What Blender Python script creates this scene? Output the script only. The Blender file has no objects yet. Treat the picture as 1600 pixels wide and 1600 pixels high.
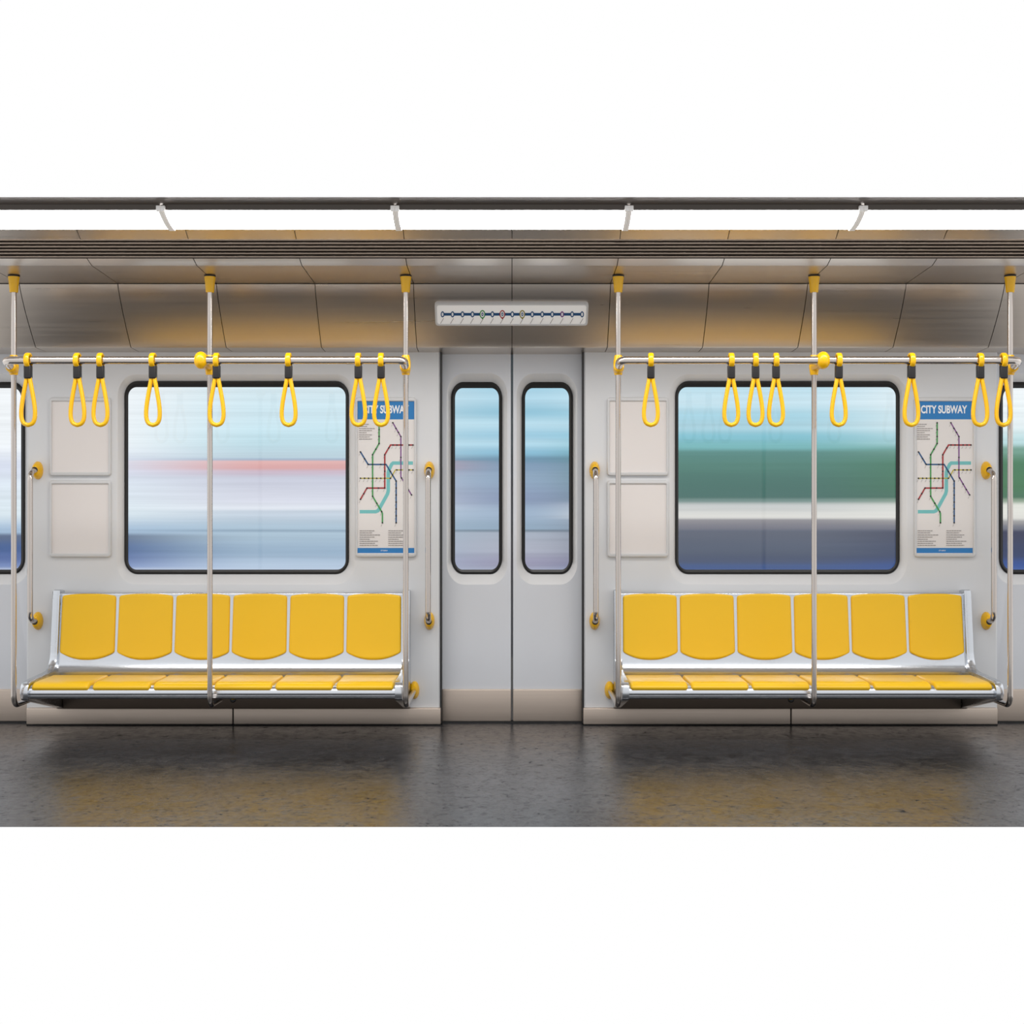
import bpy, bmesh, math, random
from mathutils import Vector, Matrix
random.seed(7)
scene = bpy.context.scene
COL = scene.collection
PI = math.pi

# ------------------------------------------------------------------ measures
CAM_D = 7.5          # camera to wall plane (wall is y = 0, car interior is y < 0)
CAM_Z = 1.107
PXM = 300.0          # image pixels per metre on the wall plane


def W(px, py, y):
    """point at depth y that was measured at px, py in the reference"""
    k = (CAM_D + y) / CAM_D / PXM
    return Vector(((px - 800) * k, y, CAM_Z - (py - 800) * k))


def WX(px, y):
    return (px - 800) * (CAM_D + y) / CAM_D / PXM


def WZ(py, y):
    return CAM_Z - (py - 800) * (CAM_D + y) / CAM_D / PXM


# ------------------------------------------------------------------ materials
def lin(c):
    return tuple(((v / 255) / 12.92 if v / 255 <= 0.04045 else ((v / 255 + 0.055) / 1.055) ** 2.4) for v in c)


def new_mat(name):
    m = bpy.data.materials.new(name)
    m.use_nodes = True
    nt = m.node_tree
    b = nt.nodes.get('Principled BSDF')
    return m, nt, b


def plain(name, rgb, rough=0.4, metal=0.0, spec=0.5, var=0.04, scale=3.0, coat=0.0):
    """colour with a faint procedural variation"""
    m, nt, b = new_mat(name)
    c = lin(rgb)
    tc = nt.nodes.new('ShaderNodeTexCoord')
    nz = nt.nodes.new('ShaderNodeTexNoise')
    nz.inputs['Scale'].default_value = scale
    nz.inputs['Detail'].default_value = 3
    nt.links.new(tc.outputs['Object'], nz.inputs['Vector'])
    mx = nt.nodes.new('ShaderNodeMix'); mx.data_type = 'RGBA'
    mx.inputs[6].default_value = tuple(v * (1 - var) for v in c) + (1,)
    mx.inputs[7].default_value = tuple(min(1, v * (1 + var)) for v in c) + (1,)
    nt.links.new(nz.outputs['Fac'], mx.inputs[0])
    nt.links.new(mx.outputs[2], b.inputs['Base Color'])
    b.inputs['Roughness'].default_value = rough
    b.inputs['Metallic'].default_value = metal
    b.inputs['Specular IOR Level'].default_value = spec
    b.inputs['Coat Weight'].default_value = coat
    b.inputs['Coat Roughness'].default_value = 0.15
    return m


def brushed(name, rgb, rough=0.28, along=(1.2, 60, 160), var=0.12, rvar=0.1, metal=1.0):
    """brushed metal: streaks that run along x"""
    m, nt, b = new_mat(name)
    c = lin(rgb)
    tc = nt.nodes.new('ShaderNodeTexCoord')
    mp = nt.nodes.new('ShaderNodeMapping')
    mp.inputs['Scale'].default_value = along
    nt.links.new(tc.outputs['Object'], mp.inputs['Vector'])
    nz = nt.nodes.new('ShaderNodeTexNoise')
    nz.inputs['Scale'].default_value = 1.0
    nz.inputs['Detail'].default_value = 5
    nz.inputs['Roughness'].default_value = 0.65
    nt.links.new(mp.outputs['Vector'], nz.inputs['Vector'])
    mx = nt.nodes.new('ShaderNodeMix'); mx.data_type = 'RGBA'
    mx.inputs[6].default_value = tuple(v * (1 - var) for v in c) + (1,)
    mx.inputs[7].default_value = tuple(min(1, v * (1 + var)) for v in c) + (1,)
    nt.links.new(nz.outputs['Fac'], mx.inputs[0])
    nt.links.new(mx.outputs[2], b.inputs['Base Color'])
    mr = nt.nodes.new('ShaderNodeMapRange')
    mr.inputs['From Min'].default_value = 0.3
    mr.inputs['From Max'].default_value = 0.7
    mr.inputs['To Min'].default_value = max(0.02, rough - rvar)
    mr.inputs['To Max'].default_value = rough + rvar
    nt.links.new(nz.outputs['Fac'], mr.inputs['Value'])
    nt.links.new(mr.outputs['Result'], b.inputs['Roughness'])
    b.inputs['Metallic'].default_value = metal
    return m


def glass_mat(name, gloss=1.0):
    m, nt, b = new_mat(name)
    nt.nodes.remove(b)
    out = nt.nodes['Material Output']
    fr = nt.nodes.new('ShaderNodeFresnel'); fr.inputs['IOR'].default_value = 1.5
    mu = nt.nodes.new('ShaderNodeMath'); mu.operation = 'MULTIPLY'; mu.inputs[1].default_value = gloss
    tr = nt.nodes.new('ShaderNodeBsdfTransparent'); tr.inputs['Color'].default_value = (0.96, 0.98, 0.98, 1)
    gl = nt.nodes.new('ShaderNodeBsdfGlossy'); gl.inputs['Roughness'].default_value = 0.01
    mx = nt.nodes.new('ShaderNodeMixShader')
    nt.links.new(fr.outputs[0], mu.inputs[0])
    nt.links.new(mu.outputs[0], mx.inputs[0])
    nt.links.new(tr.outputs[0], mx.inputs[1])
    nt.links.new(gl.outputs[0], mx.inputs[2])
    nt.links.new(mx.outputs[0], out.inputs['Surface'])
    return m


def emit_mat(name, rgb, strength):
    m, nt, b = new_mat(name)
    b.inputs['Base Color'].default_value = (0.8, 0.8, 0.8, 1)
    b.inputs['Emission Color'].default_value = tuple(rgb) + (1,)
    b.inputs['Emission Strength'].default_value = strength
    return m


def floor_mat():
    m, nt, b = new_mat('floor_vinyl')
    N = nt.nodes.new; L = nt.links.new
    tc = N('ShaderNodeTexCoord')
    def noise(scale, detail, rough, mapscale=(1, 1, 1), dist=0.0):
        mp = N('ShaderNodeMapping'); mp.inputs['Scale'].default_value = mapscale
        L(tc.outputs['Object'], mp.inputs['Vector'])
        n = N('ShaderNodeTexNoise'); n.inputs['Scale'].default_value = scale
        n.inputs['Detail'].default_value = detail; n.inputs['Roughness'].default_value = rough
        n.inputs['Distortion'].default_value = dist
        L(mp.outputs[0], n.inputs['Vector'])
        return n
    big = noise(2.2, 5, 0.6)
    mid = noise(14, 8, 0.7, (1.0, 0.7, 1), 0.6)
    fine = noise(34, 9, 0.75, (1, 0.75, 1), 0.8)
    # base colour
    add = N('ShaderNodeMath'); add.operation = 'ADD'
    L(big.outputs['Fac'], add.inputs[0]); L(mid.outputs['Fac'], add.inputs[1])
    r = N('ShaderNodeValToRGB')
    e = r.color_ramp.elements
    e[0].position = 0.36; e[0].color = (0.010, 0.010, 0.011, 1)
    e[1].position = 0.66; e[1].color = (0.050, 0.051, 0.057, 1)
    hf = N('ShaderNodeMath'); hf.operation = 'MULTIPLY'; hf.inputs[1].default_value = 0.5
    L(add.outputs[0], hf.inputs[0]); L(hf.outputs[0], r.inputs[0])
    # scratches: thin bright / dark veins
    def scratch(rot, sc, seed):
        mp = N('ShaderNodeMapping'); mp.inputs['Scale'].default_value = sc
        mp.inputs['Rotation'].default_value = (0, 0, rot); mp.inputs['Location'].default_value = (seed, seed * 2, 0)
        L(tc.outputs['Object'], mp.inputs['Vector'])
        v = N('ShaderNodeTexVoronoi'); v.feature = 'DISTANCE_TO_EDGE'; v.inputs['Scale'].default_value = 1.0
        L(mp.outputs[0], v.inputs['Vector'])
        c = N('ShaderNodeMapRange'); c.inputs['From Min'].default_value = 0.0; c.inputs['From Max'].default_value = 0.04
        c.inputs['To Min'].default_value = 1.0; c.inputs['To Max'].default_value = 0.0
        L(v.outputs['Distance'], c.inputs['Value'])
        return c
    s1 = scratch(0.5, (5.0, 17.0, 1), 1.3); s2 = scratch(-0.9, (7.0, 15.0, 1), 4.1)
    sm = N('ShaderNodeMath'); sm.operation = 'MAXIMUM'
    L(s1.outputs[0], sm.inputs[0]); L(s2.outputs[0], sm.inputs[1])
    msk = N('ShaderNodeMapRange'); msk.inputs['From Min'].default_value = 0.48; msk.inputs['From Max'].default_value = 0.68
    L(mid.outputs['Fac'], msk.inputs['Value'])
    sc = N('ShaderNodeMath'); sc.operation = 'MULTIPLY'
    L(sm.outputs[0], sc.inputs[0]); L(msk.outputs[0], sc.inputs[1])
    mx = N('ShaderNodeMix'); mx.data_type = 'RGBA'
    L(sc.outputs[0], mx.inputs[0]); L(r.outputs[0], mx.inputs[6]); mx.inputs[7].default_value = (0.012, 0.012, 0.013, 1)
    L(mx.outputs[2], b.inputs['Base Color'])
    # roughness
    rr = N('ShaderNodeMapRange'); rr.inputs['From Min'].default_value = 0.3; rr.inputs['From Max'].default_value = 0.7
    rr.inputs['To Min'].default_value = 0.14; rr.inputs['To Max'].default_value = 0.26
    L(mid.outputs['Fac'], rr.inputs['Value']); L(rr.outputs[0], b.inputs['Roughness'])
    spv = N('ShaderNodeMapRange'); spv.inputs['From Min'].default_value = 0.40; spv.inputs['From Max'].default_value = 0.58
    spv.inputs['To Min'].default_value = 0.10; spv.inputs['To Max'].default_value = 1.0
    L(fine.outputs['Fac'], spv.inputs['Value'])
    sps = N('ShaderNodeMath'); sps.operation = 'SUBTRACT'; sps.use_clamp = True
    s6 = N('ShaderNodeMath'); s6.operation = 'MULTIPLY'; s6.inputs[1].default_value = 0.55
    L(sc.outputs[0], s6.inputs[0])
    L(spv.outputs[0], sps.inputs[0]); L(s6.outputs[0], sps.inputs[1])
    L(sps.outputs[0], b.inputs['Specular IOR Level'])
    # bump
    bh = N('ShaderNodeMath'); bh.operation = 'ADD'
    L(mid.outputs['Fac'], bh.inputs[0]); L(fine.outputs['Fac'], bh.inputs[1])
    b2 = N('ShaderNodeMath'); b2.operation = 'SUBTRACT'
    L(bh.outputs[0], b2.inputs[0]); L(sc.outputs[0], b2.inputs[1])
    bp = N('ShaderNodeBump'); bp.inputs['Strength'].default_value = 0.13; bp.inputs['Distance'].default_value = 0.006
    L(b2.outputs[0], bp.inputs['Height']); L(bp.outputs[0], b.inputs['Normal'])
    return m


BACK_Y = 3.0


def backdrop_mat():
    """country-side passing outside, as long level bands that change slowly along the line"""
    m, nt, b = new_mat('scenery')
    nt.nodes.remove(b)
    N = nt.nodes.new; L = nt.links.new
    out = nt.nodes['Material Output']
    tc = N('ShaderNodeTexCoord')
    sp = N('ShaderNodeSeparateXYZ'); L(tc.outputs['Object'], sp.inputs[0])
    zt, zb = WZ(590, BACK_Y), WZ(905, BACK_Y)
    # wobble the height a little along x so bands are not perfectly straight
    def ramp(rows):
        mr = N('ShaderNodeMapRange')
        mr.inputs['From Min'].default_value = zt; mr.inputs['From Max'].default_value = zb
        L(sp.outputs['Z'], mr.inputs['Value'])
        r = N('ShaderNodeValToRGB'); r.color_ramp.interpolation = 'EASE'
        els = r.color_ramp.elements
        while len(els) > 1:
            els.remove(els[-1])
        for i, (py, c) in enumerate(rows):
            p = (py - 590) / (905 - 590)
            el = els[0] if i == 0 else els.new(p)
            el.position = p; el.color = lin(c) + (1,)
        L(mr.outputs[0], r.inputs[0])
        return r
    left_edge = ramp([(600, (250, 252, 255)), (690, (248, 251, 255)), (730, (222, 228, 244)), (765, (228, 238, 248)), (800, (226, 238, 246)),
                      (830, (170, 195, 222)), (838, (92, 108, 138)), (856, (70, 98, 150)), (872, (88, 110, 165)), (884, (120, 140, 190)), (892, (200, 210, 232))])
    left_mid = ramp([(600, (222, 240, 248)), (645, (212, 236, 246)), (690, (200, 230, 241)), (714, (196, 218, 230)), (718, (168, 186, 208)), (721, (232, 182, 180)),
                     (731, (228, 174, 174)), (737, (208, 188, 204)), (748, (208, 210, 226)), (780, (222, 224, 238)), (795, (232, 236, 246)), (799, (205, 216, 230)),
                     (826, (176, 198, 216)), (829, (150, 172, 192)), (833, (178, 200, 218)), (862, (158, 182, 206)), (885, (186, 204, 226)), (895, (206, 218, 238))])
    centre = ramp([(600, (160, 208, 230)), (622, (182, 220, 238)), (644, (150, 200, 222)), (662, (190, 226, 242)), (680, (160, 206, 228)), (692, (182, 220, 238)), (708, (140, 192, 218)),
                   (717, (112, 150, 176)), (728, (132, 158, 186)), (745, (146, 170, 196)), (780, (140, 156, 186)), (800, (162, 182, 206)), (826, (150, 172, 194)),
                   (829, (118, 134, 150)), (833, (172, 180, 196)), (855, (176, 180, 196)), (880, (156, 154, 180)), (895, (172, 178, 200))])
    right_mid = ramp([(600, (196, 230, 244)), (628, (206, 234, 246)), (650, (172, 216, 232)), (668, (176, 216, 230)), (682, (136, 198, 214)), (698, (122, 184, 188)), (708, (92, 142, 136)),
                      (728, (84, 130, 120)), (755, (78, 120, 112)), (776, (76, 114, 108)), (782, (120, 146, 142)), (790, (206, 208, 208)), (808, (228, 226, 222)),
                      (813, (150, 148, 154)), (824, (128, 128, 140)), (830, (100, 106, 122)), (860, (88, 97, 116)), (876, (78, 88, 114)), (886, (72, 94, 142)), (895, (80, 104, 160))])
    right_edge = ramp([(600, (248, 252, 255)), (660, (240, 249, 252)), (690, (196, 228, 232)), (703, (120, 164, 148)), (725, (78, 130, 98)), (760, (76, 124, 90)), (776, (78, 120, 96)),
                       (782, (150, 170, 150)), (790, (232, 232, 224)), (808, (234, 232, 226)), (816, (158, 156, 158)), (824, (120, 122, 134)), (832, (62, 66, 92)), (866, (56, 68, 104)), (884, (54, 84, 152)), (895, (80, 108, 170))])
    def step(a, bb):
        mr = N('ShaderNodeMapRange'); mr.interpolation_type = 'SMOOTHSTEP'
        mr.inputs['From Min'].default_value = WX(a, BACK_Y); mr.inputs['From Max'].default_value = WX(bb, BACK_Y)
        L(sp.outputs['X'], mr.inputs['Value'])
        return mr.outputs[0]
    cur = left_edge.outputs[0]
    for rp, (a, bb) in ((left_mid, (120, 420)), (centre, (520, 815)), (right_mid, (820, 1010)), (right_edge, (1230, 1560))):
        mx = N('ShaderNodeMix'); mx.data_type = 'RGBA'
        L(step(a, bb), mx.inputs[0]); L(cur, mx.inputs[6]); L(rp.outputs[0], mx.inputs[7])
        cur = mx.outputs[2]
    mp = N('ShaderNodeMapping'); mp.inputs['Scale'].default_value = (0.35, 1, 26)
    L(tc.outputs['Object'], mp.inputs['Vector'])
    nz = N('ShaderNodeTexNoise'); nz.inputs['Scale'].default_value = 1.0; nz.inputs['Detail'].default_value = 6; nz.inputs['Roughness'].default_value = 0.6
    L(mp.outputs[0], nz.inputs['Vector'])
    mr = N('ShaderNodeMapRange'); mr.inputs['From Min'].default_value = 0.3; mr.inputs['From Max'].default_value = 0.7
    mr.inputs['To Min'].default_value = 0.90; mr.inputs['To Max'].default_value = 1.06
    L(nz.outputs['Fac'], mr.inputs['Value'])
    em = N('ShaderNodeEmission')
    L(cur, em.inputs['Color']); L(mr.outputs[0], em.inputs['Strength'])
    L(em.outputs[0], out.inputs['Surface'])
    return m


M = {}
M['wall'] = plain('wall_paint', (216, 217, 219), 0.38, var=0.012, scale=1.2)
M['door'] = plain('door_paint', (212, 214, 219), 0.32, var=0.012, scale=1.2)
M['reveal'] = plain('reveal_paint', (218, 218, 219), 0.3, var=0.01)
M['panel_metal'] = brushed('ceiling_panel_metal', (204, 194, 184), 0.30, (0.9, 40, 55), 0.05, 0.03)
M['strip_metal'] = brushed('ceiling_strip_metal', (186, 172, 158), 0.30, (0.9, 60, 80), 0.10, 0.06)
M['base_metal'] = brushed('baseboard_metal', (196, 182, 170), 0.40, (1.0, 40, 90), 0.12, 0.06, metal=0.8)
M['dark_metal'] = brushed('dark_vent_metal', (58, 50, 46), 0.4, (1, 40, 60), 0.1, 0.05, metal=0.6)
M['slat'] = brushed('slat_metal', (150, 136, 124), 0.32, (1, 50, 60), 0.08, 0.05)
M['ceiling'] = brushed('ceiling_dark', (78, 71, 66), 0.45, (1, 30, 40), 0.06, 0.05, metal=0.3)
M['black'] = plain('black_backing', (8, 8, 8), 0.8, var=0.1)
M['rubber'] = plain('black_rubber', (20, 19, 19), 0.35, var=0.1, scale=20)
M['clip'] = plain('black_clip_plastic', (30, 28, 29), 0.32, var=0.08, scale=30)
M['yellow'] = plain('yellow_seat_plastic', (234, 186, 20), 0.28, var=0.015, scale=2, spec=0.4)
M['yellow2'] = plain('yellow_fitting_plastic', (240, 184, 8), 0.25, var=0.02, scale=20)
M['alu'] = brushed('bench_aluminium', (206, 210, 216), 0.24, (1.5, 60, 60), 0.04, 0.05)
M['chrome'] = brushed('pole_steel', (200, 192, 186), 0.16, (80, 80, 1.5), 0.04, 0.04)
M['rail'] = brushed('rail_steel', (214, 206, 200), 0.18, (1.5, 80, 80), 0.04, 0.04)
M['frame'] = plain('poster_frame', (208, 208, 209), 0.3, var=0.015)
M['paper'] = plain('blank_panel', (228, 222, 219), 0.3, var=0.012, scale=2)
M['sheet'] = plain('poster_paper', (228, 223, 220), 0.35, var=0.008)
M['sign_face_glow'] = emit_mat('route_strip_face_added_glow', (0.9, 0.86, 0.82), 0.16)  # weak emission added so the strip face looks brighter
M['blue'] = plain('print_blue', (34, 122, 188), 0.35, var=0.01)
M['white'] = plain('print_white', (240, 242, 245), 0.4, var=0.005)
M['p_green'] = plain('print_green', (60, 150, 75), 0.4, var=0.01)
M['p_red'] = plain('print_red', (165, 40, 45), 0.4, var=0.01)
M['p_purple'] = plain('print_purple', (120, 55, 135), 0.4, var=0.01)
M['p_navy'] = plain('print_navy', (32, 82, 130), 0.4, var=0.01)
M['p_yellow'] = plain('print_yellow', (190, 175, 60), 0.4, var=0.01)
M['p_teal'] = plain('print_teal', (115, 190, 190), 0.4, var=0.01)
M['p_black'] = plain('print_black', (16, 16, 20), 0.4, var=0.01)
M['p_grey'] = plain('print_grey', (150, 144, 142), 0.4, var=0.01)
M['p_olive'] = plain('print_olive', (150, 140, 45), 0.4, var=0.01)
M['glass'] = glass_mat('window_glass', 1.2)
M['lamp'] = emit_mat('lamp_diffuser', (1.0, 0.975, 0.945), 18.0)
M['bracket'] = emit_mat('lamp_bracket_glow_plastic', (1.0, 0.88, 0.76), 0.10)  # plastic with faint emission standing in for lamp light shining through it
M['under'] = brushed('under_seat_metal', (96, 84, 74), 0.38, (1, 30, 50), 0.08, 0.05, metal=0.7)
M['floor'] = floor_mat()
M['scenery'] = backdrop_mat()

# ------------------------------------------------------------------ mesh building


class MB:
    def __init__(self):
        self.v = []; self.f = []; self.mi = []

    def add(self, verts, faces, mi=0):
        o = len(self.v)
        self.v += [Vector(p) for p in verts]
        for f in faces:
            self.f.append([i + o for i in f]); self.mi.append(mi)

    def box(self, c, s, mi=0):
        x, y, z = s[0] / 2, s[1] / 2, s[2] / 2
        c = Vector(c)
        vs = [c + Vector((a * x, b * y, d * z)) for a in (-1, 1) for b in (-1, 1) for d in (-1, 1)]
        self.add(vs, [(0, 1, 3, 2), (4, 6, 7, 5), (0, 4, 5, 1), (2, 3, 7, 6), (0, 2, 6, 4), (1, 5, 7, 3)], mi)

    def bbox(self, c, s, bev, mi=0, seg=3):
        bm = bmesh.new()
        bmesh.ops.create_cube(bm, size=1.0)
        for v in bm.verts:
            v.co = Vector((v.co.x * s[0], v.co.y * s[1], v.co.z * s[2]))
        bmesh.ops.bevel(bm, geom=bm.edges[:], offset=bev, segments=seg, affect='EDGES', profile=0.5)
        bm.verts.index_update()
        self.add([v.co + Vector(c) for v in bm.verts], [[v.index for v in f.verts] for f in bm.faces], mi)
        bm.free()

    def loops(self, loops, closed=True, cap0=False, cap1=False, mi=0):
        """bridge successive loops of equal length"""
        n = len(loops[0]); vs = [p for lp in loops for p in lp]; fs = []
        for k in range(len(loops) - 1):
            for i in range(n if closed else n - 1):
                j = (i + 1) % n
                fs.append((k * n + i, k * n + j, (k + 1) * n + j, (k + 1) * n + i))
        if cap0: fs.append(tuple(range(n - 1, -1, -1)))
        if cap1: fs.append(tuple((len(loops) - 1) * n + i for i in range(n)))
        self.add(vs, fs, mi)

    def tube(self, pts, r, seg=18, cap=True, mi=0, ry=None, up=None):
        """tube along pts; r across, ry the other way (elliptic section)"""
        pts = [Vector(p) for p in pts]
        ry = ry or r
        t0 = (pts[1] - pts[0]).normalized()
        a = Vector(up) if up else (Vector((1, 0, 0)) if abs(t0.x) < 0.9 else Vector((0, 1, 0)))
        n = (a - t0 * a.dot(t0)).normalized()
        lps = []
        for i, p in enumerate(pts):
            if i == 0: t = t0
            elif i == len(pts) - 1: t = (pts[-1] - pts[-2]).normalized()
            else: t = ((pts[i + 1] - p).normalized() + (p - pts[i - 1]).normalized()).normalized()
            n = (n - t * n.dot(t)).normalized()
            b = t.cross(n)
            lps.append([p + n * (r * math.cos(2 * PI * k / seg)) + b * (ry * math.sin(2 * PI * k / seg)) for k in range(seg)])
        self.loops(lps, True, cap, cap, mi)

    def lathe(self, origin, axis, prof, seg=28, mi=0, sx=1.0, side=None, cap=True):
        """prof: (along, radius); sx squeezes the first cross direction"""
        ax = Vector(axis).normalized()
        u = Vector(side) if side else (Vector((1, 0, 0)) if abs(ax.x) < 0.9 else Vector((0, 0, 1)))
        u = (u - ax * u.dot(ax)).normalized(); w = ax.cross(u)
        o = Vector(origin)
        lps = [[o + ax * d + u * (r * sx * math.cos(2 * PI * k / seg)) + w * (r * math.sin(2 * PI * k / seg)) for k in range(seg)] for d, r in prof]
        self.loops(lps, True, cap, cap, mi)

    def extrude_x(self, prof, x0, x1, closed=False, caps=False, mi=0):
        """profile of (y, z) swept from x0 to x1"""
        self.loops([[Vector((x0, y, z)) for y, z in prof], [Vector((x1, y, z)) for y, z in prof]], closed, caps, caps, mi)


def fillet(pts, r, n=8):
    pts = [Vector(p) for p in pts]
    out = [pts[0]]
    for i in range(1, len(pts) - 1):
        a = (pts[i - 1] - pts[i]).normalized(); c = (pts[i + 1] - pts[i]).normalized()
        ang = a.angle(c)
        d = r / math.tan(ang / 2)
        bis = (a + c).normalized()
        cen = pts[i] + bis * (r / math.sin(ang / 2))
        s = pts[i] + a * d - cen; e = pts[i] + c * d - cen
        tot = s.angle(e); axis = s.cross(e).normalized()
        for k in range(n + 1):
            out.append(cen + Matrix.Rotation(tot * k / n, 3, axis) @ s)
    out.append(pts[-1])
    return out


def rrect(x0, x1, z0, z1, rx, rz, y, n=8):
    """rounded rectangle in the plane y, anticlockwise from the lower right"""
    out = []
    for cx, cz, a0 in ((x1 - rx, z0 + rz, -PI / 2), (x1 - rx, z1 - rz, 0), (x0 + rx, z1 - rz, PI / 2), (x0 + rx, z0 + rz, PI)):
        for k in range(n + 1):
            a = a0 + PI / 2 * k / n
            out.append(Vector((cx + rx * math.cos(a), y, cz + rz * math.sin(a))))
    return out


def rect_match(x0, x1, z0, z1, y, n=8):
    out = []
    for cx, cz in ((x1, z0), (x1, z1), (x0, z1), (x0, z0)):
        for k in range(n + 1):
            out.append(Vector((cx, y, cz)))
    return out


def catmull(pts, n=6):
    pts = [Vector(p) for p in pts]
    out = []
    for i in range(len(pts) - 1):
        p0 = pts[max(i - 1, 0)]; p1 = pts[i]; p2 = pts[i + 1]; p3 = pts[min(i + 2, len(pts) - 1)]
        for k in range(n):
            t = k / n
            out.append(0.5 * ((2 * p1) + (p2 - p0) * t + (2 * p0 - 5 * p1 + 4 * p2 - p3) * t * t + (3 * p1 - p0 - 3 * p2 + p3) * t ** 3))
    out.append(pts[-1])
    return out


def root_loc(p):
    while p.parent is not None:
        p = p.parent
    return Vector(p.location) if p.type == 'EMPTY' else Vector((0, 0, 0))


def obj(name, mb, mats, parent=None, smooth=35, label=None, recalc=True):
    me = bpy.data.meshes.new(name)
    off = root_loc(parent) if parent else Vector((0, 0, 0))
    me.from_pydata([v - off for v in mb.v], [], mb.f)
    mats = mats if isinstance(mats, (list, tuple)) else [mats]
    for m in mats: me.materials.append(m)
    for p, mi in zip(me.polygons, mb.mi): p.material_index = mi
    bm = bmesh.new(); bm.from_mesh(me)
    bmesh.ops.remove_doubles(bm, verts=bm.verts, dist=1e-6)
    if recalc: bmesh.ops.recalc_face_normals(bm, faces=bm.faces)
    bm.to_mesh(me); bm.free()
    me.shade_smooth()
    me.set_sharp_from_angle(angle=math.radians(smooth))
    o = bpy.data.objects.new(name, me)
    COL.objects.link(o)
    if parent: o.parent = parent
    if label: o['label'] = label
    return o


def tag(o, label=None, cat=None, group=None, kind=None):
    if label: o['label'] = label
    if cat: o['category'] = cat
    if group: o['group'] = group
    if kind: o['kind'] = kind
    return o


def empty(name, loc, label=None, cat=None, group=None, kind=None):
    o = bpy.data.objects.new(name, None)
    o.empty_display_size = 0.05
    COL.objects.link(o); o.location = loc
    return tag(o, label, cat, group, kind)


# ------------------------------------------------------------------ shell
XW = 3.3                          # how far the car runs to either side
DOOR_Y = 0.07

# floor
mb = MB(); YF = -2.44
mb.add([(-XW, YF, 0), (XW, YF, 0), (XW, 0.12, 0), (-XW, 0.12, 0)], [(0, 1, 2, 3)])
tag(obj('floor', mb, M['floor']), 'dark worn glossy vinyl floor of the subway car', 'floor', kind='structure')

# seat-side wall panels, each with a window opening
X_IN, X_OUT = WX(688, 0), WX(41, 0)        # panel between door openings, on the side of negative x
LIP_Y, LIP_Z = -0.18, WZ(541, -0.18)
GY = 0.045                                 # depth of gasket face
win_px = dict(rec=(184, 553, 586, 912), gas=(194.5, 545, 595.5, 897), gl=(200.5, 540, 605, 890))


def mir(rc, sg):
    """measured left-hand rectangle, mirrored for the other side"""
    x0, x1, t, b = rc
    return (x0, x1, t, b) if sg < 0 else (1600 - x1, 1600 - x0, t, b)


def rr_px(rc, y, rx, rz, grow=0.0):
    x0, x1, t, b = rc
    return rrect(WX(x0, y) - grow, WX(x1, y) + grow, WZ(b, y) - grow, WZ(t, y) + grow, rx, rz, y)


def wall_panel(x0, x1, sg):
    rec = mir(win_px['rec'], sg); gas = mir(win_px['gas'], sg)
    mb = MB()
    z0, z1 = 0.0, 1.975
    e = 0.010
    outer0 = rect_match(x0, x1, z0, z1, 0.10)
    outer1 = rect_match(x0, x1, z0, z1, e)
    outer2 = rect_match(x0 + e, x1 - e, z0, z1, 0.0)
    rec0 = rr_px(rec, 0.0, 0.098, 0.112, 0.006)
    rec1 = rr_px(rec, 0.003, 0.093, 0.107)
    g0 = rr_px(gas, GY, 0.068, 0.080)
    g1 = rr_px(gas, 0.10, 0.068, 0.080)
    mb.loops([outer0, outer1, outer2, rec0])
    mb.loops([rec0, rec1, g0, g1], mi=1)
    return mb


for sg, nm, view in ((-1, 'wall_left', 'pale streaked'), (1, 'wall_right', 'green streaked')):
    a, b_ = (X_OUT, X_IN) if sg < 0 else (-X_IN, -X_OUT)
    w = obj(nm, wall_panel(a, b_, sg), [M['wall'], M['reveal']], smooth=30)
    tag(w, f'light grey wall panel around the window with the {view} view', 'wall', kind='structure')


def window(name, sg, parent=None, gas=None, gl=None, y=0.0, rxz=None, label=None):
    gas = gas or mir(win_px['gas'], sg); gl = gl or mir(win_px['gl'], sg)
    rx, rz = rxz or (0.068, 0.080)
    gy = y + GY
    mb = MB()
    L0 = rr_px(gas, gy + 0.03, rx, rz, 0.004)
    L1 = rr_px(gas, gy - 0.004, rx, rz)
    mid = tuple(g * 0.55 + h * 0.45 for g, h in zip(gas, gl))
    L2 = rr_px(mid, gy - 0.010, rx * 0.9, rz * 0.9)
    L3 = rr_px(mid, gy + 0.004, rx * 0.88, rz * 0.88)
    L4 = rr_px(gl, gy + 0.010, rx * 0.64, rz * 0.62)
    L5 = rr_px(gl, gy + 0.04, rx * 0.64, rz * 0.62)
    mb.loops([L0, L1, L2, L3, L4, L5])
    if parent is None:
        f = obj(name, mb, M['rubber'], smooth=30)
        tag(f, label, 'window', kind='structure')
    else:
        f = obj('window_gasket', mb, M['rubber'], parent, smooth=30)
    p = MB()
    lp = rr_px(gl, gy + 0.02, rx * 0.64, rz * 0.62, 0.003)
    p.add(lp, [tuple(range(len(lp)))])
    obj('glass_pane', p, M['glass'], f)
    return f


window('window_1', -1, label='black rimmed window with pale blue, white and pink streaks outside')
window('window_2', 1, label='black rimmed window with green, cream and slate streaks outside')

# doors: leaves set back behind the wall face
LR = dict(rec=(699.5, 791.5, 585, 912), gas=(705, 784.5, 597, 897), gl=(711, 779.5, 606.5, 890))


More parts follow.
